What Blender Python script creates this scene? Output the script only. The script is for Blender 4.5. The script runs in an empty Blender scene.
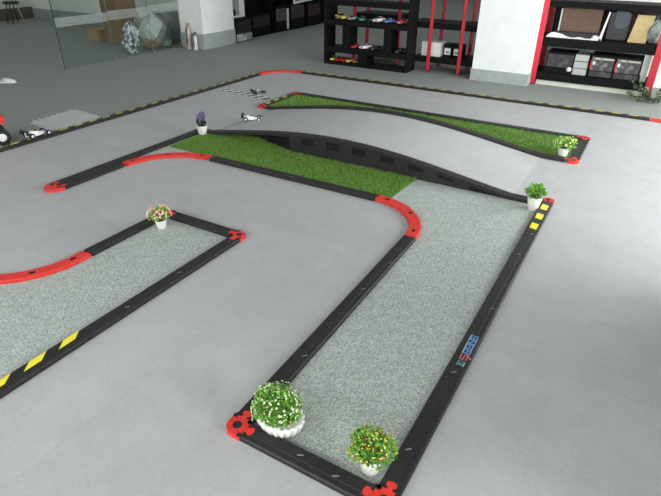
import bpy, bmesh, math, random
from mathutils import Vector, Matrix
random.seed(7)
PI = math.pi
SC = bpy.context.scene
COL = SC.collection

# ------------------------------------------------------------------ helpers
class MB:
    """collects faces, links them as one mesh object"""
    def __init__(s): s.v = []; s.f = []; s.sm = []
    def add(s, vs, fs, smooth=False, M=None):
        b = len(s.v)
        for v in vs:
            v = Vector(v)
            if M is not None: v = M @ v
            s.v.append(v)
        for f in fs:
            s.f.append([b + i for i in f]); s.sm.append(smooth)
        return s
    def box(s, x0, x1, y0, y1, z0, z1, M=None):
        vs = [(x, y, z) for z in (z0, z1) for y in (y0, y1) for x in (x0, x1)]
        return s.add(vs, [(0, 2, 3, 1), (4, 5, 7, 6), (0, 1, 5, 4), (2, 6, 7, 3), (0, 4, 6, 2), (1, 3, 7, 5)], False, M)
    def bevel_box(s, x0, x1, y0, y1, z0, z1, b=.01, M=None):
        rings = []
        for z, i in ((z0, b), (z0 + b, 0), (z1 - b, 0), (z1, b)):
            c = b
            X0, X1, Y0, Y1 = x0 + i, x1 - i, y0 + i, y1 - i
            rings.append([(X0 + c, Y0, z), (X1 - c, Y0, z), (X1, Y0 + c, z), (X1, Y1 - c, z), (X1 - c, Y1, z), (X0 + c, Y1, z), (X0, Y1 - c, z), (X0, Y0 + c, z)])
        return s.loft(rings, True, True, False, M)
    def loft(s, rings, cap0=True, cap1=True, smooth=False, M=None, closed=True):
        n = len(rings[0]); vs = [p for r in rings for p in r]; fs = []
        for k in range(len(rings) - 1):
            for i in range(n if closed else n - 1):
                j = (i + 1) % n
                fs.append((k * n + i, k * n + j, (k + 1) * n + j, (k + 1) * n + i))
        if cap0: fs.append(tuple(reversed(range(n))))
        if cap1: fs.append(tuple((len(rings) - 1) * n + i for i in range(n)))
        return s.add(vs, fs, smooth, M)
    def prism(s, poly, z0, z1, M=None):
        return s.loft([[(x, y, z0) for x, y in poly], [(x, y, z1) for x, y in poly]], True, True, False, M)
    def lathe(s, prof, n=20, M=None, smooth=True, ribs=0, amp=0, sx=1, sy=1):
        rings = []
        for r, z in prof:
            ring = []
            for i in range(n):
                a = 2 * PI * i / n
                rr = r * (1 + amp * math.cos(ribs * a)) if ribs else r
                ring.append((rr * math.cos(a) * sx, rr * math.sin(a) * sy, z))
            rings.append(ring)
        return s.loft(rings, True, True, smooth, M)
    def tube(s, pts, r, n=8, smooth=True):
        pts = [Vector(p) for p in pts]; rings = []
        for i, p in enumerate(pts):
            d = (pts[min(i + 1, len(pts) - 1)] - pts[max(i - 1, 0)]).normalized()
            a = d.orthogonal().normalized(); b = d.cross(a)
            rr = r[i] if isinstance(r, (list, tuple)) else r
            rings.append([p + a * rr * math.cos(2 * PI * k / n) + b * rr * math.sin(2 * PI * k / n) for k in range(n)])
        return s.loft(rings, True, True, smooth)
    def sweep(s, path, prof, M=None):
        """profile (side, up) carried along a path of (x, y, z); side is to the right of travel"""
        rings = []
        for i, p in enumerate(path):
            a = Vector(path[max(i - 1, 0)]); b = Vector(path[min(i + 1, len(path) - 1)])
            d = (b - a); d.z = 0; d.normalize(); sd = Vector((d.y, -d.x, 0))
            P = Vector(p)
            rings.append([tuple(P + sd * q[0] + Vector((0, 0, q[1]))) for q in prof])
        return s.loft(rings, True, True, False, M)
    def build(s, name, mat, parent=None, world=False, smooth=None):
        me = bpy.data.meshes.new(name)
        off = Vector((0, 0, 0))
        if world and parent is not None:
            q = parent
            while q is not None: off += q.location; q = q.parent
        me.from_pydata([tuple(v - off) for v in s.v], [], s.f)
        for p, sm in zip(me.polygons, s.sm): p.use_smooth = sm
        me.materials.append(mat); me.update()
        bm = bmesh.new(); bm.from_mesh(me); bmesh.ops.recalc_face_normals(bm, faces=bm.faces); bm.to_mesh(me); bm.free()
        o = bpy.data.objects.new(name, me); COL.objects.link(o)
        if parent is not None: o.parent = parent
        return o

def tag(o, label=None, cat=None, group=None, kind=None):
    if label: o['label'] = label
    if cat: o['category'] = cat
    if group: o['group'] = group
    if kind: o['kind'] = kind
    return o
def thing(name, loc, label, cat, group=None, rz=0):
    o = bpy.data.objects.new(name, None); COL.objects.link(o)
    o.location = loc; o.rotation_euler = (0, 0, rz); o.empty_display_size = .05
    return tag(o, label, cat, group)
def copy_tree(o, parent=None):
    kids = list(o.children); c = o.copy(); COL.objects.link(c); c.parent = parent
    for k in kids: copy_tree(k, c)
    return c
def T(x, y, z, rz=0, rx=0, ry=0, s=1):
    return Matrix.Translation((x, y, z)) @ Matrix.Rotation(rz, 4, 'Z') @ Matrix.Rotation(rx, 4, 'X') @ Matrix.Rotation(ry, 4, 'Y') @ Matrix.Scale(s, 4)

# ---------------------------------------------------------------- materials
def mat(name, col, rough=.6, metal=0, noise=None, bump=None, spec=.5):
    m = bpy.data.materials.new(name); m.use_nodes = True
    nt = m.node_tree; b = nt.nodes['Principled BSDF']
    b.inputs['Base Color'].default_value = (*col, 1); b.inputs['Roughness'].default_value = rough
    b.inputs['Metallic'].default_value = metal; b.inputs['Specular IOR Level'].default_value = spec
    tc = nt.nodes.new('ShaderNodeTexCoord')
    if noise:
        sc, c2, lo, hi = noise
        n = nt.nodes.new('ShaderNodeTexNoise'); n.inputs['Scale'].default_value = sc; n.inputs['Detail'].default_value = 3
        r = nt.nodes.new('ShaderNodeValToRGB'); r.color_ramp.elements[0].position = lo; r.color_ramp.elements[1].position = hi
        r.color_ramp.elements[0].color = (*col, 1); r.color_ramp.elements[1].color = (*c2, 1)
        nt.links.new(tc.outputs['Object'], n.inputs['Vector']); nt.links.new(n.outputs['Fac'], r.inputs['Fac'])
        nt.links.new(r.outputs['Color'], b.inputs['Base Color'])
    if bump:
        n2 = nt.nodes.new('ShaderNodeTexNoise'); n2.inputs['Scale'].default_value = bump[0]; n2.inputs['Detail'].default_value = 2
        bp = nt.nodes.new('ShaderNodeBump'); bp.inputs['Strength'].default_value = bump[1]; bp.inputs['Distance'].default_value = bump[2]
        nt.links.new(tc.outputs['Object'], n2.inputs['Vector']); nt.links.new(n2.outputs['Fac'], bp.inputs['Height'])
        nt.links.new(bp.outputs['Normal'], b.inputs['Normal'])
    return m

def carpet_mat(name, dark, light, base, scale=170):
    m = bpy.data.materials.new(name); m.use_nodes = True; nt = m.node_tree; b = nt.nodes['Principled BSDF']
    b.inputs['Roughness'].default_value = .95; b.inputs['Specular IOR Level'].default_value = .15
    tc = nt.nodes.new('ShaderNodeTexCoord')
    n = nt.nodes.new('ShaderNodeTexNoise'); n.inputs['Scale'].default_value = scale; n.inputs['Detail'].default_value = 3; n.inputs['Roughness'].default_value = .7
    r = nt.nodes.new('ShaderNodeValToRGB'); cr = r.color_ramp
    cr.elements[0].position = .40; cr.elements[0].color = (*dark, 1); cr.elements[1].position = .60; cr.elements[1].color = (*light, 1)
    e = cr.elements.new(.5); e.color = (*base, 1)
    n2 = nt.nodes.new('ShaderNodeTexNoise'); n2.inputs['Scale'].default_value = 22; n2.inputs['Detail'].default_value = 6; n2.inputs['Roughness'].default_value = .7
    mx = nt.nodes.new('ShaderNodeMixRGB'); mx.blend_type = 'MULTIPLY'; mx.inputs['Fac'].default_value = .35
    bp = nt.nodes.new('ShaderNodeBump'); bp.inputs['Strength'].default_value = .5; bp.inputs['Distance'].default_value = .004
    nt.links.new(tc.outputs['Object'], n.inputs['Vector']); nt.links.new(tc.outputs['Object'], n2.inputs['Vector'])
    nt.links.new(n.outputs['Fac'], r.inputs['Fac']); nt.links.new(r.outputs['Color'], mx.inputs[1]); nt.links.new(n2.outputs['Fac'], mx.inputs[2])
    nt.links.new(mx.outputs['Color'], b.inputs['Base Color']); nt.links.new(n.outputs['Fac'], bp.inputs['Height']); nt.links.new(bp.outputs['Normal'], b.inputs['Normal'])
    return m

def lane_mat(name, col):
    """smooth light grey foam with faint tile seams every half metre and small scuffs"""
    m = bpy.data.materials.new(name); m.use_nodes = True; nt = m.node_tree; b = nt.nodes['Principled BSDF']
    b.inputs['Roughness'].default_value = .62; b.inputs['Specular IOR Level'].default_value = .3
    L = nt.links.new; N = nt.nodes.new
    tc = N('ShaderNodeTexCoord')
    br = N('ShaderNodeTexBrick'); br.offset = 0; br.inputs['Scale'].default_value = 1
    br.inputs['Brick Width'].default_value = .5; br.inputs['Row Height'].default_value = .5; br.inputs['Mortar Size'].default_value = .0018; br.inputs['Mortar Smooth'].default_value = .6
    c = Vector(col)
    br.inputs['Color1'].default_value = (*(c * 1.0), 1); br.inputs['Color2'].default_value = (*(c * .95), 1); br.inputs['Mortar'].default_value = (*(c * .89), 1)
    wob = N('ShaderNodeTexNoise'); wob.inputs['Scale'].default_value = 28; wob.inputs['Detail'].default_value = 1
    wm = N('ShaderNodeMixRGB'); wm.blend_type = 'ADD'; wm.inputs['Fac'].default_value = .03
    L(tc.outputs['Object'], wob.inputs['Vector']); L(tc.outputs['Object'], wm.inputs[1]); L(wob.outputs['Color'], wm.inputs[2]); L(wm.outputs['Color'], br.inputs['Vector'])
    n = N('ShaderNodeTexNoise'); n.inputs['Scale'].default_value = 5; n.inputs['Detail'].default_value = 8; n.inputs['Roughness'].default_value = .75
    r = N('ShaderNodeValToRGB'); r.color_ramp.elements[0].position = .3; r.color_ramp.elements[0].color = (.86, .86, .86, 1); r.color_ramp.elements[1].position = .7
    f = N('ShaderNodeTexNoise'); f.inputs['Scale'].default_value = 160; f.inputs['Detail'].default_value = 2
    fr = N('ShaderNodeValToRGB'); fr.color_ramp.elements[0].position = .3; fr.color_ramp.elements[0].color = (.88, .88, .88, 1); fr.color_ramp.elements[1].position = .7
    L(tc.outputs['Object'], n.inputs['Vector']); L(n.outputs['Fac'], r.inputs['Fac']); L(tc.outputs['Object'], f.inputs['Vector']); L(f.outputs['Fac'], fr.inputs['Fac'])
    m1 = N('ShaderNodeMixRGB'); m1.blend_type = 'MULTIPLY'; m1.inputs['Fac'].default_value = 1
    m2 = N('ShaderNodeMixRGB'); m2.blend_type = 'MULTIPLY'; m2.inputs['Fac'].default_value = 1
    L(br.outputs['Color'], m1.inputs[1]); L(r.outputs['Color'], m1.inputs[2]); L(m1.outputs['Color'], m2.inputs[1]); L(fr.outputs['Color'], m2.inputs[2]); L(m2.outputs['Color'], b.inputs['Base Color'])
    return m

def glass_mat(name, tint, gloss=.10):
    m = bpy.data.materials.new(name); m.use_nodes = True; nt = m.node_tree; nt.nodes.remove(nt.nodes['Principled BSDF'])
    o = nt.nodes['Material Output']; t = nt.nodes.new('ShaderNodeBsdfTransparent'); t.inputs['Color'].default_value = (*tint, 1)
    g = nt.nodes.new('ShaderNodeBsdfGlossy'); g.inputs['Roughness'].default_value = .05
    mx = nt.nodes.new('ShaderNodeMixShader'); mx.inputs['Fac'].default_value = gloss
    nt.links.new(t.outputs[0], mx.inputs[1]); nt.links.new(g.outputs[0], mx.inputs[2]); nt.links.new(mx.outputs[0], o.inputs['Surface'])
    return m
def film_mat(name, col, alpha, rough=.5):
    m = bpy.data.materials.new(name); m.use_nodes = True; nt = m.node_tree; b = nt.nodes['Principled BSDF']; o = nt.nodes['Material Output']
    b.inputs['Base Color'].default_value = (*col, 1); b.inputs['Roughness'].default_value = rough
    t = nt.nodes.new('ShaderNodeBsdfTransparent'); mx = nt.nodes.new('ShaderNodeMixShader'); mx.inputs['Fac'].default_value = alpha
    nt.links.new(t.outputs[0], mx.inputs[1]); nt.links.new(b.outputs[0], mx.inputs[2]); nt.links.new(mx.outputs[0], o.inputs['Surface'])
    return m
def emit_mat(name, col, st):
    m = bpy.data.materials.new(name); m.use_nodes = True; b = m.node_tree.nodes['Principled BSDF']
    b.inputs['Emission Color'].default_value = (*col, 1); b.inputs['Emission Strength'].default_value = st
    return m

CARPET = carpet_mat('speckled_carpet', (.18, .20, .19), (.50, .54, .505), (.33, .355, .335), 120)
INFIELD = carpet_mat('infield_carpet', (.30, .33, .31), (.68, .73, .69), (.47, .505, .48), 190)
LANE = lane_mat('lane_foam', (.50, .50, .51))
BLACK = mat('black_rubber', (.014, .0135, .013), .55, noise=(40, (.024, .023, .023), .3, .7), bump=(220, .25, .001), spec=.35)
BLACK2 = mat('dark_rubber_side', (.009, .009, .009), .75, spec=.25)
RED = mat('red_rubber', (.62, .028, .022), .5, noise=(30, (.72, .05, .04), .3, .8), spec=.35)
YELD = mat('olive_yellow_tape', (.50, .45, .10), .6)  # duller, more olive yellow for the outer borders and island tip
YEL = mat('yellow_tape', (.85, .74, .05), .45)
TAPEB = mat('black_tape', (.012, .012, .012), .4)
CLIP = mat('steel_clip', (.22, .22, .22), .4, .5)
WALL = mat('white_paint', (.86, .88, .86), .7, noise=(6, (.81, .83, .81), .4, .7))
WALLB = mat('grey_skirt_paint', (.38, .42, .41), .6, noise=(12, (.32, .36, .35), .4, .7))
DWALLB = mat('dark_skirt_paint', (.10, .11, .12), .6)
CREAM = mat('cream_paint', (.60, .62, .54), .7)
GLASS = glass_mat('partition_glass', (.93, .96, .95), .05)
EDGE = mat('glass_edge', (.05, .08, .07), .3)
FROST = film_mat('frosted_film', (.62, .68, .66), .20, .6)
STEEL = mat('steel', (.5, .5, .5), .3, .9)
RPOST = mat('red_steel_post', (.55, .02, .04), .4)
SHELFB = mat('black_shelf_board', (.0055, .0055, .006), .65, spec=.15)
CARD = mat('cardboard', (.30, .20, .11), .8, noise=(9, (.24, .16, .09), .3, .7))
WHITEP = mat('white_ceramic', (.80, .79, .76), .35)
LEAFY = mat('green_leaf', (.11, .30, .04), .5, noise=(60, (.27, .52, .09), .35, .65))
LEAFD = mat('dark_leaf', (.02, .05, .015), .5, noise=(40, (.05, .10, .03), .35, .65))
GRASS = mat('turf_blade', (.10, .25, .03), .6, noise=(45, (.24, .385, .075), .38, .68))
GRASSB = mat('turf_backing', (.06, .13, .02), .9, noise=(90, (.10, .21, .03), .35, .65))
LAV = mat('lavender_petal', (.20, .13, .33), .6)
WHITEF = mat('white_petal', (.85, .87, .62), .6)
YELF = mat('yellow_petal', (.72, .66, .10), .6)
PALEF = mat('pale_yellow_petal', (.75, .78, .30), .6)
PEACH = mat('peach_petal', (.85, .42, .30), .6)
STEMM = mat('brown_stem', (.09, .07, .03), .8)
SOIL = mat('dark_soil', (.03, .022, .015), .9)
TYRE = mat('tyre', (.012, .012, .012), .75)
WHITE = mat('white_plastic', (.78, .78, .78), .35)
DARKP = mat('dark_plastic', (.02, .02, .022), .35)
GREYP = mat('grey_plastic', (.16, .18, .19), .5)

# --------------------------------------------------------- room and lighting
def struct(name, m, material, parent=None):
    o = m.build(name, material, parent)
    if parent is None: o['kind'] = 'structure'
    return o
struct('floor', MB().box(-16, 3.2, -1.6, 20, -.06, 0), CARPET)
struct('wall_far', MB().box(-16, 3.2, 20, 20.15, 0, 3.1), mat('far_grey_paint', (.20, .21, .20), .8))
w = struct('wall_left', MB().box(-13.5, -13.2, -1.6, 8.4, 0, 3.1), CREAM)
struct('skirting', MB().box(-13.2, -13.18, -1.6, 8.38, 0, .25), mat('brown_skirt', (.10, .085, .08), .7), w)
w = struct('wall_back', MB().box(-13.5, -7.28, 8.4, 8.6, 0, 3.1), WALL)
struct('skirting', MB().box(-13.18, -7.28, 8.38, 8.4, 0, .22), WALLB, w)
w = struct('wall_inner', MB().box(-8.3, -7.28, 7.72, 8.4, 0, 3.1), CREAM)
struct('skirting', MB().box(-8.3, -7.28, 7.70, 7.72, 0, .26), DWALLB, w)
w = struct('wall_rear', MB().box(-1.2, 3.2, 8.35, 8.5, 0, 3.1), WALL)
# daylight side: wall with a run of windows
wr = MB(); wr.box(3.0, 3.2, -1.6, 8.35, 0, .75); wr.box(3.0, 3.2, -1.6, 8.35, 2.65, 3.1)
for y0, y1 in ((-1.6, .4), (1.5, 1.8), (4.6, 4.9), (7.7, 8.35)): wr.box(3.0, 3.2, y0, y1, .75, 2.65)
struct('wall_right', wr, WALL)
for i, (y0, y1) in enumerate(((.4, 1.5), (1.8, 4.6), (4.9, 7.7))):
    fr = MB()
    for a, b in ((y0, y0 + .05), (y1 - .05, y1), ((y0 + y1) / 2 - .025, (y0 + y1) / 2 + .025)): fr.box(3.06, 3.14, a, b, .75, 2.65)
    for z in (.75, 2.60): fr.box(3.06, 3.14, y0, y1, z, z + .05)
    wn = struct('window_%d' % (i + 1), fr, mat('window_frame_paint', (.7, .7, .7), .5))
    struct('pane', MB().box(3.095, 3.105, y0 + .05, y1 - .05, .8, 2.6), glass_mat('window_glass', (.97, .98, .98), .03), wn)

wf = MB(); wf.box(-16, 3.2, -1.75, -1.6, 0, .75); wf.box(-16, 3.2, -1.75, -1.6, 2.65, 3.1)
for x0, x1 in ((-16, -5.8), (-3.0, -2.9), (-.3, -.2), (2.6, 3.2)): wf.box(x0, x1, -1.75, -1.6, .75, 2.65)
struct('wall_front', wf, WALL)
for i, (x0, x1) in enumerate(((-5.8, -3.0), (-2.9, -.3), (-.2, 2.6))):
    fr = MB()
    for a, b in ((x0, x0 + .05), (x1 - .05, x1), ((x0 + x1) / 2 - .025, (x0 + x1) / 2 + .025)): fr.box(a, b, -1.71, -1.64, .75, 2.65)
    for z in (.75, 2.60): fr.box(x0, x1, -1.71, -1.64, z, z + .05)
    wn = struct('window_%d' % (i + 4), fr, bpy.data.materials['window_frame_paint'])
    struct('pane', MB().box(x0 + .05, x1 - .05, -1.68, -1.67, .8, 2.6), bpy.data.materials['window_glass'], wn)

def area(name, loc, rot, sx, sy, power, col=(1, 1, 1)):
    l = bpy.data.lights.new(name, 'AREA'); l.shape = 'RECTANGLE'; l.size = sx; l.size_y = sy; l.energy = power; l.color = col
    o = bpy.data.objects.new(name, l); COL.objects.link(o); o.location = loc; o.rotation_euler = rot
    return o
# daylight arriving through the windows on the right
area('window_daylight', (3.30, 4.1, 1.75), (0, PI / 2, 0), 2.0, 7.4, 720, (1, 1, 1))
# daylight from the windows behind the photographer
area('front_window_daylight', (-1.6, -2.0, 1.75), (PI / 2, 0, 0), 8.4, 1.9, 300, (1, 1, 1))
W = bpy.data.worlds.new('world'); SC.world = W; W.use_nodes = True
bg = W.node_tree.nodes['Background']; bg.inputs['Color'].default_value = (.95, 1.0, .98, 1); bg.inputs['Strength'].default_value = .30

# ------------------------------------------------------------- track surface
LZ = .002
lm = MB(); lm.box(-4.70, .66, -1.3, 6.54, 0.0003, LZ)
tag(lm.build('track_mat', LANE), 'light grey interlocking foam flooring covering the race lanes inside the kerbs', 'floor mat')

def arc(cx, cy, r, a0, a1, n=14, z=0):
    return [(cx + r * math.cos(math.radians(a0 + (a1 - a0) * i / n)), cy + r * math.sin(math.radians(a0 + (a1 - a0) * i / n)), z) for i in range(n + 1)]
def p2(l): return [(p[0], p[1]) for p in l]
# speckled infield between the front lanes, running up beside the grass
poly = [(-1.0, 1.04), (-.39, 1.04), (-.39, 3.745), (-3.62, 3.745), (-3.62, 3.05)] + p2(arc(-3.045, 2.71, .495, 165, 90, 8)) + [(-1.465, 3.205)] + p2(arc(-1.465, 2.775, .435, 90, 0, 10))
tag(MB().prism(poly, LZ + .0001, LZ + .001).build('infield_carpet', INFIELD), 'speckled grey carpet filling the long infield behind the two front flower pots', 'carpet')
poly = [(-1.952, -.3), (-1.952, 2.24), (-2.575, 2.24), (-2.575, 1.6)] + p2(arc(-3.02, 1.53, .445, 9, -86, 10)) + [(-3.0, -.3)]
tag(MB().prism(poly, LZ + .0001, LZ + .001).build('infield_carpet', INFIELD), 'speckled grey carpet at left edge between the curved red kerb and the striped kerb', 'carpet')
tag(MB().box(-3.68, -.37, 4.78, 5.48, LZ + .0001, LZ + .001).build('infield_carpet', INFIELD), 'narrow grey carpet base under the grass island at the back', 'carpet')

# ----------------------------------------------------------------- the kerbs
KH = .025; KW = .080
def prof(w=KW, h=KH, z0=LZ + .0015):
    k = w / 2
    return [(-k, z0), (-k, h - .006), (-k + .005, h), (k * .28, h), (k * .28 + .002, h - .002), (k * .28 + .005, h), (k - .005, h), (k, h - .006), (k, z0)]
def lerp(a, b, t): return tuple(a[i] + (b[i] - a[i]) * t for i in range(3))
def straight(root, p0, p1, seg=.5, start=0.0, gap=.0025):
    """black kerb modules between two points, cut where the photo shows the joints"""
    p0 = Vector((*p0, 0)); p1 = Vector((*p1, 0)); Ln = (p1 - p0).length; d = (p1 - p0) / Ln
    cuts = [0.0]; t = start if start > 0 else seg
    while t < Ln - .06: cuts.append(t); t += seg
    cuts.append(Ln)
    for a, b in zip(cuts[:-1], cuts[1:]):
        M = MB(); M.sweep([tuple(p0 + d * (a + gap / 2)), tuple(p0 + d * (b - gap / 2))], prof())
        M.build('kerb_module', BLACK, root, world=True)
    return cuts
def stripes(root, p0, p1, off, width, z=KH, period=.1667, duty=.52, slant=.03, mat_=None, t0_=.04):
    """yellow hazard stripes on a black tape band; off = distance of band centre to the right of travel"""
    p0 = Vector((*p0, 0)); p1 = Vector((*p1, 0)); Ln = (p1 - p0).length; d = (p1 - p0) / Ln; s = Vector((d.y, -d.x, 0))
    k = width / 2
    t0 = MB(); c = [p0 + s * (off - k - .002), p0 + s * (off + k + .002), p1 + s * (off + k + .002), p1 + s * (off - k - .002)]
    t0.prism([(q.x, q.y) for q in c], z, z + .0006); tb = t0.build('tape_band', TAPEB, root, world=True)
    y = MB(); t = t0_
    while t + period * duty < Ln:
        a = p0 + s * (off - k) + d * (t + slant / 2); b = p0 + s * (off + k) + d * (t - slant / 2)
        e = d * period * duty
        y.prism([(q.x, q.y) for q in (a, b, b + e, a + e)], z + .0004, z + .0014); t += period
    y.build('yellow_stripe', mat_ or YEL, tb, world=True)
def clips(root, pts, rz=0):
    for x, y in pts:
        m = MB(); m.bevel_box(-.012, .012, -.003, .003, KH - .001, KH + .0025, .0008, T(x, y, 0, rz + .5)); m.build('metal_clip', CLIP, root, world=True)
def kerb(label, p0, p1, start=0.0, group='black track kerbs'):
    r = thing('track_kerb', (*p0, 0), label, 'track kerb', group); straight(r, p0, p1, .5, start); return r

def knob(M, x, y, a, z0, z1, s=1):
    """jigsaw knob pointing in direction a"""
    m = T(x, y, 0, a)
    M.prism([(-.004, -.010 * s), (.010 * s, -.010 * s), (.014 * s, -.019 * s), (.030 * s, -.017 * s), (.034 * s, 0), (.030 * s, .017 * s), (.014 * s, .019 * s), (.010 * s, .010 * s), (-.004, .010 * s)], z0, z1, m)
def red_corner(label, cx, cy, dirs, rad=.045, z=KH, col=RED, zb=0):
    """square red joining block, rounded on the outer corner, with jigsaw knobs into the two neighbouring kerbs (dirs)"""
    r = thing('corner_block', (cx, cy, zb), label, 'track corner', 'red corner blocks of the track')
    k = KW / 2 + .002; out = []
    (ax, ay), (bx, by) = dirs; ox, oy = -(ax + bx), -(ay + by)     # outer corner
    for sx, sy in ((1, 1), (-1, 1), (-1, -1), (1, -1)):
        if sx == ox and sy == oy:
            a0 = math.degrees(math.atan2(sy, sx)) - 45
            out += p2(arc(sx * (k - rad), sy * (k - rad), rad, a0, a0 + 90, 8))
        else: out.append((sx * k, sy * k))
    M = MB(); M.prism(out, 0, z); 
    for dx, dy in dirs: 
        for o_ in (-.0,): knob(M, dx * k + dy * o_, dy * k + dx * o_, math.atan2(dy, dx), z - .004, z + .0012)
    b = M.build('block', col, r)
    h = MB(); h.lathe([(.018, z - .001), (.018, z + .0016), (.016, z + .0018)], 16)
    for dx, dy in dirs:                                            # black knobs that reach back into the block
        for sgn in (-1, 1): knob(h, dx * (k + .004) + dy * sgn * .034, dy * (k + .004) + dx * sgn * .034, math.atan2(-dy, -dx), z - .001, z + .0014, .55)
    h.build('jigsaw_inlay', BLACK, r)
    return r
def red_curve(label, cx, cy, rad, a0, a1, marks=(.1, .5, .9)):
    pts = arc(cx, cy, rad, a0, a1, 20)
    r = thing('curved_kerb', pts[0], label, 'track curve', 'red curved kerbs of the track')
    M = MB(); M.sweep(pts, prof(KW, KH)); M.build('curve_module', RED, r, world=True)
    for t in marks:
        a = math.radians(a0 + (a1 - a0) * t)
        m = MB(); m.bevel_box(-.016, .016, -.009, .009, KH - .001, KH + .002, .0008, T(cx + rad * math.cos(a), cy + rad * math.sin(a), 0, a + PI / 2)); m.build('joint_inlay', BLACK2, r, world=True)
    return r

# outer border
k = kerb('long outer border kerb on the left with yellow and black hazard tape', (-4.742, -.2), (-4.742, 6.13), .32)
stripes(k, (-4.742, -.2), (-4.742, 6.13), -.018, .036, slant=.035, mat_=YELD)
red_curve('red curved kerb at the far corner of the outer border', -4.282, 6.12, .46, 180, 92)
k = kerb('far outer border kerb with yellow hazard tape in front of the shelves', (-4.28, 6.58), (.13, 6.58), .5)
stripes(k, (-4.28, 6.58), (.13, 6.58), -.018, .036, slant=.035, mat_=YELD)
red_curve('red curved kerb at the right end of the far border', .14, 6.12, .46, 90, 2)
# front lane, right-hand kerb
RX = -.390
k = kerb('long black kerb right of the front infield with a blue and red logo', (RX, 1.086), (RX, 3.79), .57)
stripes(k, (RX, 3.24), (RX, 3.785), 0, .046, slant=.012)
clips(k, [(RX + .015, 2.28), (RX, 1.74), (RX - .01, 1.27), (RX, 2.9), (RX + .01, 3.2)], .3)
# printed logo on that kerb: blue, red and teal strokes running along it
def strokes(name, col, segs, root, w=.0042):
    M = MB()
    for a, b in segs:
        A = Vector((RX - .002 + a[0], 1.79 + a[1], 0)); B = Vector((RX - .002 + b[0], 1.79 + b[1], 0)); d = (B - A); L_ = d.length; 
        if L_ < 1e-5: continue
        M.box(-w * .3, L_ + w * .3, -w / 2, w / 2, KH, KH + .0008, T(A.x, A.y, 0, math.atan2(d.y, d.x)))
    o = M.build(name, col, root, world=True); return o
def glyph(kind, y0, s=.030, w=.027):
    P = {'F': [((0, 0), (0, 1)), ((0, 1), (1, 1)), ((0, .5), (.8, .5))], 'B': [((0, 0), (0, 1)), ((0, 1), (1, 1)), ((0, .5), (1, .5)), ((0, 0), (1, 0)), ((1, 0), (1, 1))],
         'N': [((0, 0), (0, 1)), ((0, 1), (1, 0)), ((1, 0), (1, 1))], 'U': [((0, 0), (0, 1)), ((0, 0), (1, 0)), ((1, 0), (1, 1))],
         'R': [((0, 0), (0, 1)), ((0, 1), (1, 1)), ((1, 1), (1, .5)), ((1, .5), (0, .5)), ((.3, .5), (1, 0))], 'S': [((1, 1), (0, 1)), ((0, 1), (0, .5)), ((0, .5), (1, .5)), ((1, .5), (1, 0)), ((1, 0), (0, 0))],
         'T': [((0, 1), (1, 1)), ((.5, 1), (.5, 0))]}[kind]
    # letters run away from the camera, tops to the left
    return [((.022 - a[1] * w, y0 + a[0] * s), (.022 - b[1] * w, y0 + b[0] * s)) for a, b in P]
tag(strokes('logo_teal_letters', mat('teal_print', (.10, .33, .38), .5), glyph('T', 0) + glyph('U', .008, .022), k), 'teal printed letter at the near end of the logo')
tag(strokes('logo_red_letter', mat('red_print', (.75, .16, .20), .5), glyph('S', .045, .034) + [((.02, .085), (.042, .06)), ((.02, .07), (.042, .06))], k), 'red printed letter with a pale swoosh')
tag(strokes('logo_blue_letters', mat('blue_print', (.13, .30, .68), .5), glyph('R', .092) + glyph('B', .130) + glyph('N', .168) + glyph('B', .204, .028), k, .0062), 'blue printed letters with light outline')
tag(strokes('logo_outline', mat('light_print', (.55, .66, .80), .5), [((.025, .09), (.025, .234)), ((-.009, .09), (-.009, .234)), ((-.009, .234), (.025, .234)), ((.025, .0), (.025, .03))], k, .0024), 'pale blue printed outline of the logo')
# rounded red cap with hazard tape end
r = thing('end_cap', (RX, 3.793, 0), 'rounded red end cap beside the leafy green plant', 'track corner', 'red end caps')
M = MB(); M.prism([(-KW / 2, 0), (KW / 2, 0)] + p2(arc(0, .012, KW / 2, 0, 180, 12)), 0, KH); knob(M, -.024, 0, -PI / 2, KH - .004, KH + .0015, .8); knob(M, .024, 0, -PI / 2, KH - .004, KH + .0015, .8); M.build('cap_block', RED, r)
M = MB(); M.lathe([(.014, KH), (.014, KH + .0014)], 14, T(0, .02, 0)); M.build('jigsaw_inlay', BLACK, r)
# front crossing kerb
k = kerb('black kerb across the front between the two flower pots', (-.958, 1.043), (-.432, 1.043), 0)
clips(k, [(-.72, 1.05), (-.57, 1.04)], 0)
red_corner('red corner block at the near left by the white-flowered pot', -1.0, 1.043, [(1, 0), (0, 1)])
red_corner('red corner block at the bottom by the yellow-flowered cup', RX, 1.043, [(-1, 0), (0, 1)])
# front lane, left-hand kerb
LX = -1.000
k = kerb('black kerb left of the front infield running back from the white-flowered pot', (LX, 1.086), (LX - .030, 2.77), .58)
clips(k, [(LX + .01, 1.5), (LX - .01, 2.10), (LX + .005, 2.42)], .3)
red_curve('red curved kerb at the right end of the kerb before the grass', -1.465, 2.775, .435, 0, 90, (.12, .5, .88))
k = kerb('black kerb along the front edge of the large grass strip', (-1.47, 3.205), (-3.02, 3.205), .5)
clips(k, [(-2.2, 3.2)], 0)
red_curve('red curved kerb at the left end of the kerb before the grass', -3.045, 2.71, .495, 92, 178, (.1, .5, .9))
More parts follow.
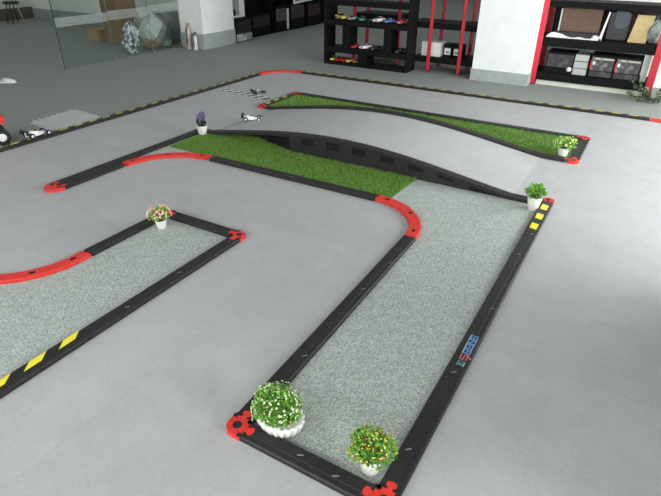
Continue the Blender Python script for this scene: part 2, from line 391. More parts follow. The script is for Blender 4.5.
# left spur: two kerbs side by side and a wide red cap
SX0, SX1 = -3.640, -3.558
k = kerb('long black kerb of the left spur reaching back to the lavender pot', (SX0, 2.16), (SX0, 3.70), .55)
k = kerb('short black inner kerb of the left spur ending at the red curve', (SX1 + .001, 2.16), (SX1 + .001, 2.70), 0)
r = thing('end_cap', (-3.598, 2.15, 0), 'wide rounded red end cap on the left spur of the track', 'track corner', 'red end caps')
M = MB(); M.prism([(.083, .0), (-.083, 0)] + [(q[0], q[1] * 1.25) for q in p2(arc(0, 0, .083, 180, 360, 14))], 0, KH)
for x in (-.042, .042): knob(M, x, 0, PI / 2, KH - .004, KH + .0015)
M.build('cap_block', RED, r)
M = MB(); M.lathe([(.016, KH), (.016, KH + .0016)], 14, T(-.04, -.022, 0)); M.lathe([(.016, KH), (.016, KH + .0016)], 14, T(.04, -.022, 0))
for x in (-.07, 0, .07): knob(M, x, 0, -PI / 2, KH - .001, KH + .0014, .5)
M.build('jigsaw_inlay', BLACK, r)
red_corner('black corner block under the lavender pot', SX0, 3.745, [(1, 0), (0, -1)], col=BLACK)
# second infield at the left
BX = -1.952
k = kerb('black kerb at lower left with yellow and black tape at its near end', (BX, -.3), (BX, 2.195), .40)
stripes(k, (BX, -.3), (BX, 1.096), -.018, .038, duty=.50, slant=.05, t0_=.130)
clips(k, [(BX, 1.72), (BX + .01, 1.35)], .4)
red_corner('red corner block at the far right of the left infield', BX, 2.237, [(-1, 0), (0, -1)])
kerb('short black kerb right of the peach-flowered pot', (-1.995, 2.237), (-2.533, 2.237), 0)
red_corner('red corner block under the peach-flowered pot', -2.575, 2.237, [(1, 0), (0, -1)])
kerb('short black kerb between the peach-flowered pot and the left red curve', (-2.575, 2.195), (-2.575, 1.61), 0)
red_curve('big red curved kerb at the left edge of the picture', -3.02, 1.53, .445, 9, -86, (.12, .42, .75))

# ------------------------------------------------------------- hump bridge
HC, HW, HH = -2.10, 1.72, .190
def hz(u): return HH * max(0.0, math.cos(PI / 2 * max(-1, min(1, (u - HC) / HW)))) ** 1.35 * max(0, min(1, (u + 3.66) / .20)) 
def deckz(u): return max(LZ + .001, hz(u) - .020)
def kerbz(u): return max(0, hz(u) - KH)
root = thing('arched_bridge', (HC, 4.25, 0), 'long arched black-sided bridge carrying the grey lane between the two grass areas', 'bridge')
us = [-3.595 + i * (3.595 - .42) / 60 for i in range(61)]
rings = []
for u in us:
    z = deckz(u); rings.append([(u, 3.79, z), (u, 4.74, z), (u, 4.74, max(LZ + .0005, z - .012)), (u, 3.79, max(LZ + .0005, z - .012))])
M = MB(); M.loft(rings); M.build('deck_mat', LANE, root, world=True)
for y, nm in ((3.745, 'near'), (4.775, 'far')):
    cuts = [-3.595, -3.2, -2.7, -2.2, -1.7, -1.2, -.7, -.435]
    for a, b in zip(cuts[:-1], cuts[1:]):
        n = 10; M = MB()
        pts = [(a + .0015 + (b - a - .003) * i / n, y, max(LZ + .0015, kerbz(a + (b - a) * i / n))) for i in range(n + 1)]
        M.sweep(pts, [(-.040, 0), (-.040, .020), (-.035, .025), (.008, .025), (.010, .022), (.013, .025), (.035, .025), (.040, .020), (.040, 0)])
        M.build('kerb_module', BLACK, root, world=True)
    # side skirt with blocks and recesses under the arch
    M = MB()
    rings = []
    for u in us:
        z = kerbz(u)
        if z < .004 or u < -3.3: continue
        o_ = min(.15, max(0, (-2.55 - u) * .34)) if nm == 'near' else 0; rings.append([(u, y + o_ - .029, LZ + .001), (u, y + o_ - .029, z - .001), (u, y + o_ + .024, z - .001), (u, y + o_ + .024, LZ + .001)])
    M.loft(rings); M.build('side_skirt', BLACK2, root, world=True)
    u = -2.57
    while u < -.85:
        z = kerbz(u) ; z2 = min(kerbz(u), kerbz(u + .11))
        if z2 > .02:
            M = MB(); M.prism([(0, .004), (.125, .004), (.125, kerbz(u + .125) - .001), (.0, z - .001)], -.034, .034, Matrix.Translation((u, y, 0)) @ Matrix.Rotation(PI / 2, 4, 'X'))
            M.build('support_block', BLACK, root, world=True)
        if z2 > .075:
            M = MB(); M.prism([(.125, kerbz(u + .125) * .52), (.25, kerbz(u + .25) * .52), (.25, kerbz(u + .25) - .001), (.125, kerbz(u + .125) - .001)] if False else [(.125, .004), (.25, .004), (.25, kerbz(u + .25) * .60), (.125, kerbz(u + .125) * .60)], -.031, .031, Matrix.Translation((u, y, 0)) @ Matrix.Rotation(PI / 2, 4, 'X'))
            M.build('lower_block', BLACK, root, world=True)
        u += .25
M = MB()
for u in [-2.30 + .25 * i for i in range(5)]: M.box(u - .03, u + .03, 3.86, 4.68, .001, deckz(u) - .0125)
M.build('inner_rib', BLACK2, root, world=True)

# --------------------------------------------------------------- back island
IX0, IX1, IY0, IY1 = -3.68, -.365, 4.775, 5.49
k = kerb('black kerb on the far side of the narrow grass island', (IX0 + .05, IY1), (IX1 - .05, IY1), .5)
clips(k, [(-1.7, IY1), (-.9, IY1)], .1)
k = kerb('short end kerb at the left tip of the grass island with yellow tape', (IX0, IY0 + .05), (IX0, IY1 - .05), 0)
stripes(k, (IX0, IY0 + .05), (IX0, IY1 - .05), 0, .045, duty=.5, slant=.04, mat_=YELD)
kerb('short black end kerb at the right end of the grass island', (IX1, IY0 + .05), (IX1, IY1 - .05), 0)
red_corner('red corner block at the near left tip of the grass island', IX0, IY0, [(1, 0), (0, 1)])
red_corner('red corner block at the far left tip of the grass island', IX0, IY1, [(1, 0), (0, -1)])
red_corner('red corner block at the far right of the grass island', IX1, IY1, [(-1, 0), (0, -1)])
red_corner('red corner block at the near right of the grass island', IX1, IY0, [(-1, 0), (0, 1)])

# -------------------------------------------------------------- grass (turf)
def turf(label, poly_fn, x0, x1, y0, y1, n, h=.020, z=LZ + .0015, seed=1, group='artificial grass mats'):
    rnd = random.Random(seed)
    root = thing('grass_mat', (x0, y0, 0), label, 'artificial grass', group)
    M = MB(); poly = poly_fn; M.prism(poly, z, z + .005); M.build('backing', GRASSB, root, world=True)
    def inside(x, y):
        c = False; j = len(poly) - 1
        for i in range(len(poly)):
            if (poly[i][1] > y) != (poly[j][1] > y) and x < (poly[j][0] - poly[i][0]) * (y - poly[i][1]) / (poly[j][1] - poly[i][1]) + poly[i][0]: c = not c
            j = i
        return c
    B = MB(); c = 0
    while c < n:
        x = rnd.uniform(x0, x1); y = rnd.uniform(y0, y1)
        if not inside(x, y): continue
        a = rnd.uniform(0, 2 * PI); hh = h * rnd.uniform(.6, 1.25); wd = rnd.uniform(.0018, .0034); ln = rnd.uniform(0, .014); la = rnd.uniform(0, 2 * PI)
        dx, dy = math.cos(a) * wd, math.sin(a) * wd
        B.v += [Vector((x - dx, y - dy, z + .004)), Vector((x + dx, y + dy, z + .004)), Vector((x + ln * math.cos(la), y + ln * math.sin(la), z + hh))]
        b = len(B.v); B.f.append((b - 3, b - 2, b - 1)); B.sm.append(False); c += 1
    tag(B.build('blades', GRASS, root, world=True), kind='stuff')
ty = 3.252
turf('left piece of the grass strip by the lavender pot', [(-3.57, 3.26), (-3.02, ty), (-3.06, 3.86), (-3.30, 3.86), (-3.40, 3.705), (-3.57, 3.700)], -3.62, -3.0, ty, 3.91, 10500, .017, seed=3)
turf('middle piece of the grass strip below the bridge', [(-3.00, ty), (-2.50, ty), (-2.53, 3.70), (-2.70, 3.745), (-3.04, 3.86)], -3.05, -2.48, ty, 3.91, 9500, .022, z=LZ + .006, seed=4)
turf('right and largest piece of the grass strip below the bridge', [(-2.485, ty), (-1.39, ty), (-1.37, 3.71), (-2.51, 3.705)], -2.55, -1.35, ty, 3.72, 16000, .022, seed=5)
turf('long narrow grass mat inside the back island', [(-3.635, 4.82), (-.42, 4.82), (-.42, 5.445), (-3.635, 5.445)], -3.65, -.40, 4.81, 5.46, 27000, .022, seed=6)

# -------------------------------------------------------------------- plants
def leaf_cloud(M, n, rad, zc, size, rnd, squash=1.0, up=.3, shell=.35, lump=.10):
    for _ in range(n):
        while True:
            p = Vector((rnd.uniform(-1, 1), rnd.uniform(-1, 1), rnd.uniform(-1, 1)))
            if shell < p.length < 1: break
        k_ = 1 + lump * (math.sin(p.x * 5 + zc * 90) + math.sin(p.y * 6 + 2 + rad * 70) + .7 * math.sin(p.z * 7 + p.x * 4))
        c = Vector((p.x * rad * k_, p.y * rad * k_, zc + p.z * rad * squash * k_))
        d = (p + Vector((rnd.uniform(-.7, .7), rnd.uniform(-.7, .7), up + rnd.uniform(-.4, .6)))).normalized()
        s = d.cross(Vector((rnd.uniform(-1, 1), rnd.uniform(-1, 1), rnd.uniform(-1, 1)))).normalized(); L_ = size * rnd.uniform(.7, 1.3); w = L_ * .32; nrm = d.cross(s) * L_ * .12
        M.add([c, c + d * L_ * .5 + s * w + nrm, c + d * L_, c + d * L_ * .5 - s * w + nrm, c + d * L_ * .5], [(0, 1, 4), (1, 2, 4), (2, 3, 4), (3, 0, 4)])
def blossoms(M, n, rad, zc, size, rnd, squash=1.0, top=-.3, lump=.10):
    for _ in range(n):
        while True:
            p = Vector((rnd.uniform(-1, 1), rnd.uniform(-1, 1), rnd.uniform(top, 1)))
            if .2 < p.length <= 1.2: break
        p.normalize(); k_ = rnd.uniform(.90, 1.06) * (1 + lump * (math.sin(p.x * 5 + zc * 90) + math.sin(p.y * 6 + 2 + rad * 70) + .7 * math.sin(p.z * 7 + p.x * 4))); c = Vector((p.x * rad * k_, p.y * rad * k_, zc + p.z * rad * squash * k_)); a = p.orthogonal().normalized(); b = p.cross(a); r = size * rnd.uniform(.7, 1.3)
        vs = [c + p * r * .5]; 
        for i in range(10):
            an = PI * i / 5; rr = r * (1 if i % 2 == 0 else .55); vs.append(c + a * rr * math.cos(an) + b * rr * math.sin(an) + p * r * .15)
        M.add(vs + [c - p * r * .4], [(0, 1 + i, 1 + (i + 1) % 10) for i in range(10)] + [(11, 1 + (i + 1) % 10, 1 + i) for i in range(10)])
def cup(root, r0, r1, h, t=.004, material=WHITEP, **kw):
    M = MB(); M.lathe([(r0 * .92, 0), (r0, .003), (r1, h - .002), (r1, h), (r1 - t, h), (r1 - t * 1.2, h - .012), (.002, h - .012)], 28, **kw); M.build('pot', material, root)
    M = MB(); M.lathe([(r1 - t * 1.6, h - .014), (r1 - t * 1.6, h - .008), (.002, h - .006)], 20, sx=kw.get('sx', 1), sy=kw.get('sy', 1)); M.build('soil', SOIL, root)
def stems(root, n, h0, h1, rad, rnd, r=.0012, material=LEAFD):
    M = MB()
    for i in range(n):
        a = rnd.uniform(0, 2 * PI); q = rnd.uniform(.2, 1) * rad
        M.tube([(.2 * q * math.cos(a), .2 * q * math.sin(a), h0), (.6 * q * math.cos(a), .6 * q * math.sin(a), (h0 + h1) / 2), (q * math.cos(a), q * math.sin(a), h1)], r, 4)
    M.build('stem', material, root)

rnd = random.Random(11)
FZ = LZ + .0015
# 1 white-flowered bush in a ribbed oval pot
r = thing('potted_flowers', (-.862, 1.128, FZ), 'bushy plant with tiny white flowers in a wide ribbed white pot at front left', 'potted plant', rz=-.05)
M = MB(); M.lathe([(.036, 0), (.050, .008), (.070, .045), (.076, .074), (.073, .080), (.062, .072), (.002, .066)], 96, ribs=20, amp=.05, sx=1.30, sy=1.0); M.build('pot', WHITEP, r)
M = MB(); M.lathe([(.056, .062), (.054, .070), (.002, .074)], 20, sx=1.25, sy=.95); M.build('soil', SOIL, r)
stems(r, 22, .05, .13, .06, rnd)
M = MB(); leaf_cloud(M, 2000, .083, .116, .0150, rnd, .70, shell=.2, lump=.10); M.build('foliage', LEAFY, r).location = (-.012, .0, 0)
M = MB(); blossoms(M, 200, .090, .118, .0048, rnd, .74, -.4, .10); q = tag(M.build('blossoms', WHITEF, r), kind='stuff'); q.location = (-.012, .0, 0)
# 2 yellow-flowered bush in a white cup
r = thing('potted_flowers', (-.487, 1.142, FZ), 'bushy plant with tiny yellow and orange flowers in a round white cup at the bottom', 'potted plant')
cup(r, .033, .047, .080)
stems(r, 18, .06, .13, .06, rnd)
M = MB(); leaf_cloud(M, 1400, .072, .118, .0145, rnd, .52, shell=.2, lump=.12); M.build('foliage', LEAFY, r)
M = MB(); blossoms(M, 110, .078, .120, .0042, rnd, .58, -.2, .12); tag(M.build('blossoms', YELF, r), kind='stuff')
M = MB(); blossoms(M, 50, .078, .120, .0042, rnd, .58, -.2, .12); tag(M.build('blossoms', mat('orange_petal', (.75, .25, .04), .6), r), kind='stuff')
# 3 lavender
r = thing('potted_lavender', (-3.545, 3.665, FZ + .012), 'purple lavender in a small white cup at the left end of the bridge', 'potted plant')
cup(r, .036, .052, .085)
M = MB()
for i in range(26):
    a = rnd.uniform(0, 2 * PI); q = rnd.uniform(0, .05); M.tube([(q * .3 * math.cos(a), q * .3 * math.sin(a), .07), (q * math.cos(a), q * math.sin(a), rnd.uniform(.13, .19))], .0014, 4)
leaf_cloud(M, 110, .032, .105, .03, rnd, .6, 1.0); M.build('foliage', LEAFD, r)
M = MB()
for i in range(30):
    a = rnd.uniform(0, 2 * PI); q = rnd.uniform(.005, .042); z0 = rnd.uniform(.11, .17); x, y = q * math.cos(a), q * math.sin(a)
    for j in range(7): blossoms_c = (x + rnd.uniform(-.003, .003), y + rnd.uniform(-.003, .003), z0 + j * .009); M.lathe([(.001, -.004), (.0075 - j * .0006, 0), (.001, .006)], 6, T(*blossoms_c))
tag(M.build('blossoms', LAV, r), kind='stuff')
# 4 leafy green plant
r = thing('potted_plant', (-.462, 3.630, FZ), 'leafy green plant in a tapered white pot at the right end of the bridge', 'potted plant')
cup(r, .034, .050, .100)
stems(r, 14, .09, .15, .05, rnd)
M = MB(); leaf_cloud(M, 260, .053, .130, .030, rnd, .62, .6, lump=.14); M.build('foliage', LEAFY, r)
# 5 pale yellow flowers on the back island
r = thing('potted_flowers', (-.475, 4.875, FZ), 'pale yellow flowers in a small white cup at right end of the back grass island', 'potted plant')
cup(r, .034, .050, .085)
stems(r, 14, .07, .16, .08, rnd)
M = MB(); leaf_cloud(M, 200, .078, .120, .030, rnd, .50, .5, lump=.14); M.build('foliage', LEAFY, r)
M = MB(); blossoms(M, 48, .088, .128, .010, rnd, .58, -.1, .14); tag(M.build('blossoms', PALEF, r), kind='stuff')
# 6 peach flowers at left
r = thing('potted_flowers', (-2.46, 2.08, FZ), 'peach and pink flowers in a small pot at the corner of the left infield', 'potted plant')
cup(r, .026, .038, .060)
stems(r, 12, .05, .12, .06, rnd)
M = MB(); leaf_cloud(M, 220, .058, .100, .020, rnd, .6, .4, lump=.14); M.build('foliage', LEAFY, r)
M = MB(); blossoms(M, 60, .072, .108, .0085, rnd, .7, -.2); tag(M.build('blossoms', PEACH, r), kind='stuff')
M = MB(); blossoms(M, 30, .070, .110, .0075, rnd, .7, -.2); tag(M.build('blossoms', WHITEF, r), kind='stuff')
# 7 trailing dark plant by the rack at the right edge
r = thing('trailing_plant', (.04, 7.36, 0), 'dark green trailing plant on the floor by the right red post', 'plant')
M = MB(); lf = MB()
for i in range(11):
    a = rnd.uniform(-.6, PI + .9); p = Vector((rnd.uniform(.0, .22), rnd.uniform(-.05, .2), .015)); pts = [p]
    for j in range(7):
        a += rnd.uniform(-.6, .6); p = p + Vector((math.cos(a) * .045, math.sin(a) * .035, rnd.uniform(-.01, .05))); p.z = max(.008, p.z); pts.append(p)
    M.tube(pts, .004, 5)
    for q in pts[1:]:
        for _ in range(4):
            d = Vector((rnd.uniform(-1, 1), rnd.uniform(-1, 1), rnd.uniform(-.1, 1))).normalized(); s = d.orthogonal().normalized(); L_ = rnd.uniform(.03, .055)
            c = q; lf.add([c, c + d * L_ * .5 + s * L_ * .3, c + d * L_, c + d * L_ * .5 - s * L_ * .3], [(0, 1, 2, 3)])
pts = [(.20, .15, 0), (.22, .16, .25), (.20, .15, .5), (.23, .18, .75)]
M.tube(pts, .008, 6)
for i in range(60):
    t = rnd.uniform(.05, .75); c = Vector((.23 + rnd.uniform(-.05, .09), .12 + rnd.uniform(-.05, .05), t)); d = Vector((rnd.uniform(-1, 1), rnd.uniform(-1, 1), rnd.uniform(-.5, .8))).normalized(); s = d.orthogonal().normalized(); L_ = rnd.uniform(.04, .07)
    lf.add([c, c + d * L_ * .5 + s * L_ * .3, c + d * L_, c + d * L_ * .5 - s * L_ * .3], [(0, 1, 2, 3)])
for o_ in (M.build('stem', STEMM, r), lf.build('foliage', LEAFD, r)): pass

# ------------------------------------------------------------- loose tile
c4 = [(-5.29, 3.07), (-4.87, 3.02), (-4.86, 3.54), (-5.34, 3.58)]
M = MB(); M.prism(c4, .001, .007)
for i in range(4):
    a, b = Vector((*c4[i], 0)), Vector((*c4[(i + 1) % 4], 0)); d = (b - a) / 7; q = Vector((d.y, -d.x, 0)).normalized() * .036
    for t in range(7):
        e = [a + d * (t + .20) - q * .1, a + d * (t + .80) - q * .1, a + d * (t + .72) + q, a + d * (t + .28) + q]
        M.prism([(v.x, v.y) for v in e], .0012, .0068)
tag(M.build('foam_tile', mat('loose_foam', (.52, .54, .53), .7, noise=(30, (.47, .49, .48), .3, .7))), 'single loose grey foam tile with toothed edges on the carpet', 'floor tile')

# start line strip
r = thing('start_strip', (-4.66, 5.21, LZ), 'black and white striped start line strip across the far lane', 'start line', rz=math.atan2(-.09, .82))
MB().box(0, .82, -.05, .05, 0, .002).build('strip', TAPEB, r)
M = MB(); 
for i in range(7): M.prism([(.0 + i * .115, -.05), (.050 + i * .115, -.05), (.100 + i * .115, .05), (.050 + i * .115, .05)], .002, .003)
M.build('white_stripe', WHITE, r)
# white slipper
r = thing('slipper', (-7.36, 3.90, 0), 'white slipper lying on the dark carpet at the left edge', 'slipper', rz=.5)
M = MB(); rings = []
for t, w_ in ((0, .02), (.03, .04), (.12, .048), (.20, .042), (.27, .034), (.30, .012)):
    rings.append([(t, -w_, 0), (t, w_, 0), (t, w_, .018), (t, -w_, .018)])
M.loft(rings); M.build('sole', WHITE, r)
M = MB(); rings = []
for t, w_, h in ((.14, .046, .06), (.20, .044, .055), (.26, .036, .042), (.30, .014, .02)):
    rings.append([(t, w_ * math.cos(a * PI / 8), .018 + (h - .018) * math.sin(a * PI / 8)) for a in range(9)])
M.loft(rings, smooth=True); M.build('upper', WHITE, r)

# ------------------------------------------------------------------ cars
def wheel(root, x, y, rad, w, hub=WHITE, name='wheel', tyre=TYRE, knobby=False):
    R_ = Matrix.Translation((x, y, rad)) @ Matrix.Rotation(PI / 2, 4, 'X')
    M = MB(); M.lathe([(rad * .55, -w / 2), (rad * .92, -w / 2), (rad, -w * .36), (rad, w * .36), (rad * .92, w / 2), (rad * .55, w / 2)], 28, R_, ribs=14 if knobby else 0, amp=.03)
    o = M.build(name, tyre, root)
    M = MB(); M.lathe([(rad * .15, -w * .54), (rad * .5, -w * .52), (rad * .56, -w * .40), (rad * .56, w * .40), (rad * .5, w * .52), (rad * .15, w * .54)], 18, R_); M.build('hub', hub, o)
def body_car(name, loc, rz, L_, col, label, group=None, cabin=DARKP, z=0, hub=STEEL):
    """scale touring-car: shaped shell, dark glasshouse, four wheels; L_ = length"""
    r = thing(name, loc, label, 'toy car', group, rz)
    w = L_ * .21; rings = []
    for t, zb, zt, ww in ((-.5, .10, .20, .80), (-.47, .07, .25, .95), (-.30, .06, .27, 1), (0, .06, .25, .96), (.28, .06, .23, 1), (.44, .07, .18, .93), (.5, .09, .13, .75)):
        W_ = w * ww; rings.append([(t * L_, -W_, zb * L_), (t * L_, W_, zb * L_), (t * L_, W_, zt * L_ * .75), (t * L_, W_ * .86, zt * L_), (t * L_, -W_ * .86, zt * L_), (t * L_, -W_, zt * L_ * .75)])
    M = MB(); M.loft(rings, smooth=False); M.build('body_shell', col, r)
    rings = []
    for t, zt, ww in ((-.32, .25, .8), (-.18, .35, .66), (.02, .36, .66), (.20, .235, .8)):
        rings.append([(t * L_, -w * .84, .22 * L_), (t * L_, w * .84, .22 * L_), (t * L_, w * ww, zt * L_), (t * L_, -w * ww, zt * L_)])
    M = MB(); M.loft(rings); M.build('windows', cabin, r)
    MB().box(-.17 * L_, .02 * L_, -w * .64, w * .64, .353 * L_, .368 * L_).build('roof', col, r)
    for sx in (-.30, .31):
        for sy in (-1, 1): wheel(r, sx * L_, sy * w * .93, .095 * L_, .075 * L_, hub)
    return r
# open-wheel white racer
def racer(name, loc, rz, L_, col, label, wing=None, hub=WHITE):
    r = thing(name, loc, label, 'toy car', None, rz); rings = []
    for t, ww, zb, zt in ((-.42, .06, .07, .22), (-.2, .12, .05, .24), (.0, .13, .05, .20), (.12, .10, .05, .17), (.3, .05, .06, .12), (.5, .03, .06, .09)):
        rings.append([(t * L_, -ww * L_, zb * L_), (t * L_, ww * L_, zb * L_), (t * L_, ww * L_ * .7, zt * L_), (t * L_, -ww * L_ * .7, zt * L_)])
    M = MB(); M.loft(rings, smooth=False); M.build('body_shell', col, r)
    M = MB(); M.lathe([(.002, 0), (.05 * L_, .01 * L_), (.045 * L_, .07 * L_), (.01 * L_, .09 * L_)], 12, T(-.03 * L_, 0, .18 * L_)); M.build('driver_helmet', WHITE if hub is DARKP else DARKP, r)
    MB().box(.06 * L_, .30 * L_, -.03 * L_, .03 * L_, .165 * L_, .185 * L_).build('nose_stripe', WHITE if hub is DARKP else DARKP, r)
    M = MB(); M.box(-.50 * L_, -.38 * L_, -.2 * L_, .2 * L_, .28 * L_, .30 * L_); M.box(-.5 * L_, -.38 * L_, -.2 * L_, -.19 * L_, .15 * L_, .32 * L_); M.box(-.5 * L_, -.38 * L_, .19 * L_, .2 * L_, .15 * L_, .32 * L_); M.build('rear_wing', wing or col, r)
    MB().box(.46 * L_, .55 * L_, -.2 * L_, .2 * L_, .04 * L_, .055 * L_).build('front_wing', wing or col, r)
    for sx, rr in ((-.30, .10), (.34, .088)):
        for sy in (-1, 1):
            wheel(r, sx * L_, sy * .19 * L_, rr * L_, .11 * L_, hub)
            MB().box(sx * L_ - .008 * L_, sx * L_ + .008 * L_, min(0, sy * .19 * L_), max(0, sy * .19 * L_), .08 * L_, .10 * L_).build('suspension_arm', DARKP, r)
    return r
racer('racing_car', (-3.39, 4.235, deckz(-3.39) + .001), math.radians(35), .21, WHITE, 'white open-wheel toy race car on the lane behind the lavender pot', DARKP)
racer('toy_buggy', (-4.10, 5.28, LZ + .001), math.radians(65), .18, DARKP, 'black toy buggy with a white stripe beside the striped start line', DARKP, DARKP)
racer('toy_car', (-4.775, 2.78, KH + .002), math.radians(88), .25, WHITE, 'white toy car with black wings sitting on the left border kerb', DARKP)
# red monster truck at left edge
r = thing('monster_truck', (-5.045, 2.425, 0), 'red and black toy monster truck with big wheels at the left edge', 'toy car', None, math.radians(70))
for sx in (-.19, .19):
    for sy in (-1, 1): wheel(r, sx, sy * .15, .093, .10, WHITE, knobby=True)
M = MB(); M.box(-.20, .20, -.05, .05, .08, .11); M.box(-.195, -.18, -.15, .15, .085, .1); M.box(.18, .195, -.15, .15, .085, .1); M.build('chassis', DARKP, r)
M = MB(); rings = []
for t, zb, zt, ww in ((-.26, .18, .24, .09), (-.20, .16, .27, .11), (.02, .15, .27, .12), (.22, .16, .26, .12), (.28, .18, .23, .10)): rings.append([(t, -ww, zb), (t, ww, zb), (t, ww, zt - .01), (t, ww * .85, zt), (t, -ww * .85, zt), (t, -ww, zt - .01)])
M.loft(rings); M.build('body_shell', RED, r)
M = MB(); M.loft([[(t, -.085, .24), (t, .085, .24), (t, ww, zt), (t, -ww, zt)] for t, zt, ww in ((-.12, .27, .08), (-.08, .33, .065), (.05, .33, .065), (.11, .27, .08))]); M.build('windows', DARKP, r)
for sx in (-.17, .17):
    for sy in (-1, 1): M = MB(); M.tube([(sx, sy * .10, .10), (sx * .85, sy * .08, .25)], .009, 8); M.build('shock_absorber', STEEL, r)

r.scale = (.75, .75, .75)
for ch in r.children:
    if ch.name.startswith(('body_shell', 'windows')): ch.location.z = .07

# ------------------------------------------------------------- columns and an added shade blocker
def column(name, x0, x1, y0, y1, hb, wallm, skirtm):
    w = struct(name, MB().box(x0, x1, y0, y1, 0, 3.1), wallm)
    struct('skirting', MB().box(x0 - .01, x1 + .01, y0 - .01, y1 + .01, 0, hb), skirtm, w)
column('column_1', -7.28, -6.76, 7.27, 8.1, .25, WALL, WALLB)
column('shade_blocker', .70, 1.40, 1.30, 3.0, .25, WALL, WALLB)  # unseen block added to hold back window light and darken the right edge
column('column_2', -2.12, -1.37, 7.50, 8.25, .15, WALL, WALLB)

# glass partition
for i, (y0, y1, f0, f1) in enumerate(((4.88, 5.76, .57, .69), (5.765, 6.55, .58, .71), (6.555, 7.25, .60, .73))):
    r = thing('glass_panel', (-7.25, y0, 0), ['glass partition panel nearest the camera, open dark edge at its left', 'middle glass partition panel with frosted band', 'glass partition panel next to the white column'][i], 'glass partition', 'clear glass partition panels')
    MB().box(-.005, .005, .004, y1 - y0, .012, 2.2).build('pane', GLASS, r)
    MB().box(-.0065, .0065, 0, .008 if i == 0 else .004, .012, 2.2).build('edge', EDGE if i == 0 else STEEL, r)
    MB().box(.0055, .0065, .008, y1 - y0, f0, f1).build('frosted_band', FROST, r)
    MB().bevel_box(-.015, .015, .0, y1 - y0 - .001, 0, .012, .003).build('floor_rail', mat('rail_grey', (.20, .21, .2), .5), r)
    if i: MB().bevel_box(-.02, .02, .0, .04, .012, .05, .005).build('clamp', STEEL, r)

# fire extinguishers
def extinguisher(loc, h, rad, col, top, label, rz=0):
    r = thing('fire_extinguisher', loc, label, 'fire extinguisher', 'fire extinguishers by the column', rz)
    M = MB(); M.lathe([(rad * .9, 0), (rad, .01), (rad, h * .70), (rad * .85, h * .77), (rad * .4, h * .83), (rad * .35, h * .86)], 18); M.build('cylinder', col, r)
    M = MB(); M.lathe([(rad * .38, h * .86), (rad * .42, h * .93), (.01, h * .95)], 12); M.box(-.008, .075, -.008, .008, h * .93, h * .96); M.box(-.008, .06, -.008, .008, h * .97, h); M.build('valve', top, r)
    M = MB(); M.tube([(-.02, 0, h * .9), (-rad - .02, 0, h * .8), (-rad - .02, 0, h * .4), (-rad - .01, 0, h * .2)], .008, 8); M.build('hose', DARKP, r)
extinguisher((-7.03, 7.19, 0), .42, .050, mat('pale_pink_enamel', (.50, .42, .40), .4), mat('brass', (.55, .38, .10), .35, .7), 'taller pale fire extinguisher with brass valve at the column', 1.9)
extinguisher((-6.89, 7.19, 0), .28, .042, mat('white_enamel', (.68, .68, .66), .4), DARKP, 'shorter white fire extinguisher at the column foot', 1.9)

# boxes and bags behind the glass
def carton(name, x0, x1, y0, y1, z0, z1, material, label, cat='box', group=None, rz=0, flap=True, tape=None):
    r = thing(name, ((x0 + x1) / 2, (y0 + y1) / 2, z0), label, cat, group, rz)
    hx, hy, h = (x1 - x0) / 2, (y1 - y0) / 2, z1 - z0
    MB().bevel_box(-hx, hx, -hy, hy, 0, h, .004).build('carton', material, r)
    M = MB(); M.box(-hx + .002, hx - .002, -.0015, .0015, h, h + .0015); M.box(-hx * .98, hx * .98, -.02, .02, h + .0002, h + .001); M.build('tape_seam', tape or mat('box_tape', (.40, .30, .18), .4), r)
    return r
carton('cardboard_box', -8.75, -8.3, 6.85, 7.3, 0, .52, CARD, 'large brown cardboard box standing behind the glass partition')
carton('cardboard_box', -9.25, -8.95, 6.85, 7.35, 0, .20, mat('light_cardboard', (.42, .29, .15), .8), 'small flat light brown box left of the large cardboard box')
carton('storage_box', -7.95, -7.65, 7.28, 7.62, 0, .56, GREYP, 'dark grey storage box behind the plastic bag by the wall', 'box')
carton('cardboard_box', -8.78, -8.35, 6.87, 7.3, .521, .72, mat('brown_card_b', (.22, .13, .07), .8), 'dark brown box on top of the large cardboard box behind the glass')
r = thing('plastic_bag', (-7.62, 6.86, 0), 'clear plastic rubbish bag stuffed with packaging next to the glass', 'bag')
def blob(rx, ry, rz_, seed, amp=.2, n=24, m=14):
    rn = random.Random(seed); ph = [rn.uniform(0, 6.28) for _ in range(8)]; M = MB(); rings = []
    for j in range(m + 1):
        t = -PI / 2 + PI * j / m; ring = []
        for i in range(n):
            a = 2 * PI * i / n; k_ = 1 + amp * (.5 * math.sin(3 * a + ph[0] + 2 * t) + .4 * math.sin(7 * a + ph[1] - 3 * t) + .35 * math.sin(11 * a + 5 * t + ph[2]) + .2 * rn.uniform(-1, 1))
            c_ = max(.02, math.cos(t)); ring.append((rx * c_ * k_ * math.cos(a), ry * c_ * k_ * math.sin(a), max(.0, rz_ * (1 + math.sin(t) * (1 + .2 * amp * math.sin(4 * a)))) ))
        rings.append(ring)
    M.loft(rings); return M
blob(.22, .30, .30, 5, .16).build('bag_film', film_mat('clear_film', (.70, .74, .74), .22, .25), r)
M = MB(); M.bevel_box(-.12, .12, -.19, .19, -.12, .12, .01, T(.02, .02, .33, .4, .5, -.5)); M.build('white_packaging', mat('white_foam', (.62, .65, .62), .7), r)
M = MB(); M.bevel_box(-.10, .10, -.13, .13, -.06, .06, .01, T(.08, -.04, .12, .2, .2, .1)); M.build('brown_packaging', CARD, r)
M = MB(); M.bevel_box(-.09, .09, -.09, .09, -.05, .05, .01, T(.06, .27, .07, .2, 0, 0)); M.build('green_packaging', mat('green_pack', (.16, .26, .20), .6), r)
r = thing('crumpled_bag', (-7.50, 6.36, 0), 'crumpled white and black shiny plastic bag at the foot of the rubbish bag', 'bag')
blob(.10, .12, .24, 9, .45, 30, 12).build('bag_film', mat('shiny_film', (.10, .10, .12), .25, noise=(14, (.75, .76, .82), .42, .55), bump=(30, .8, .02)), r)
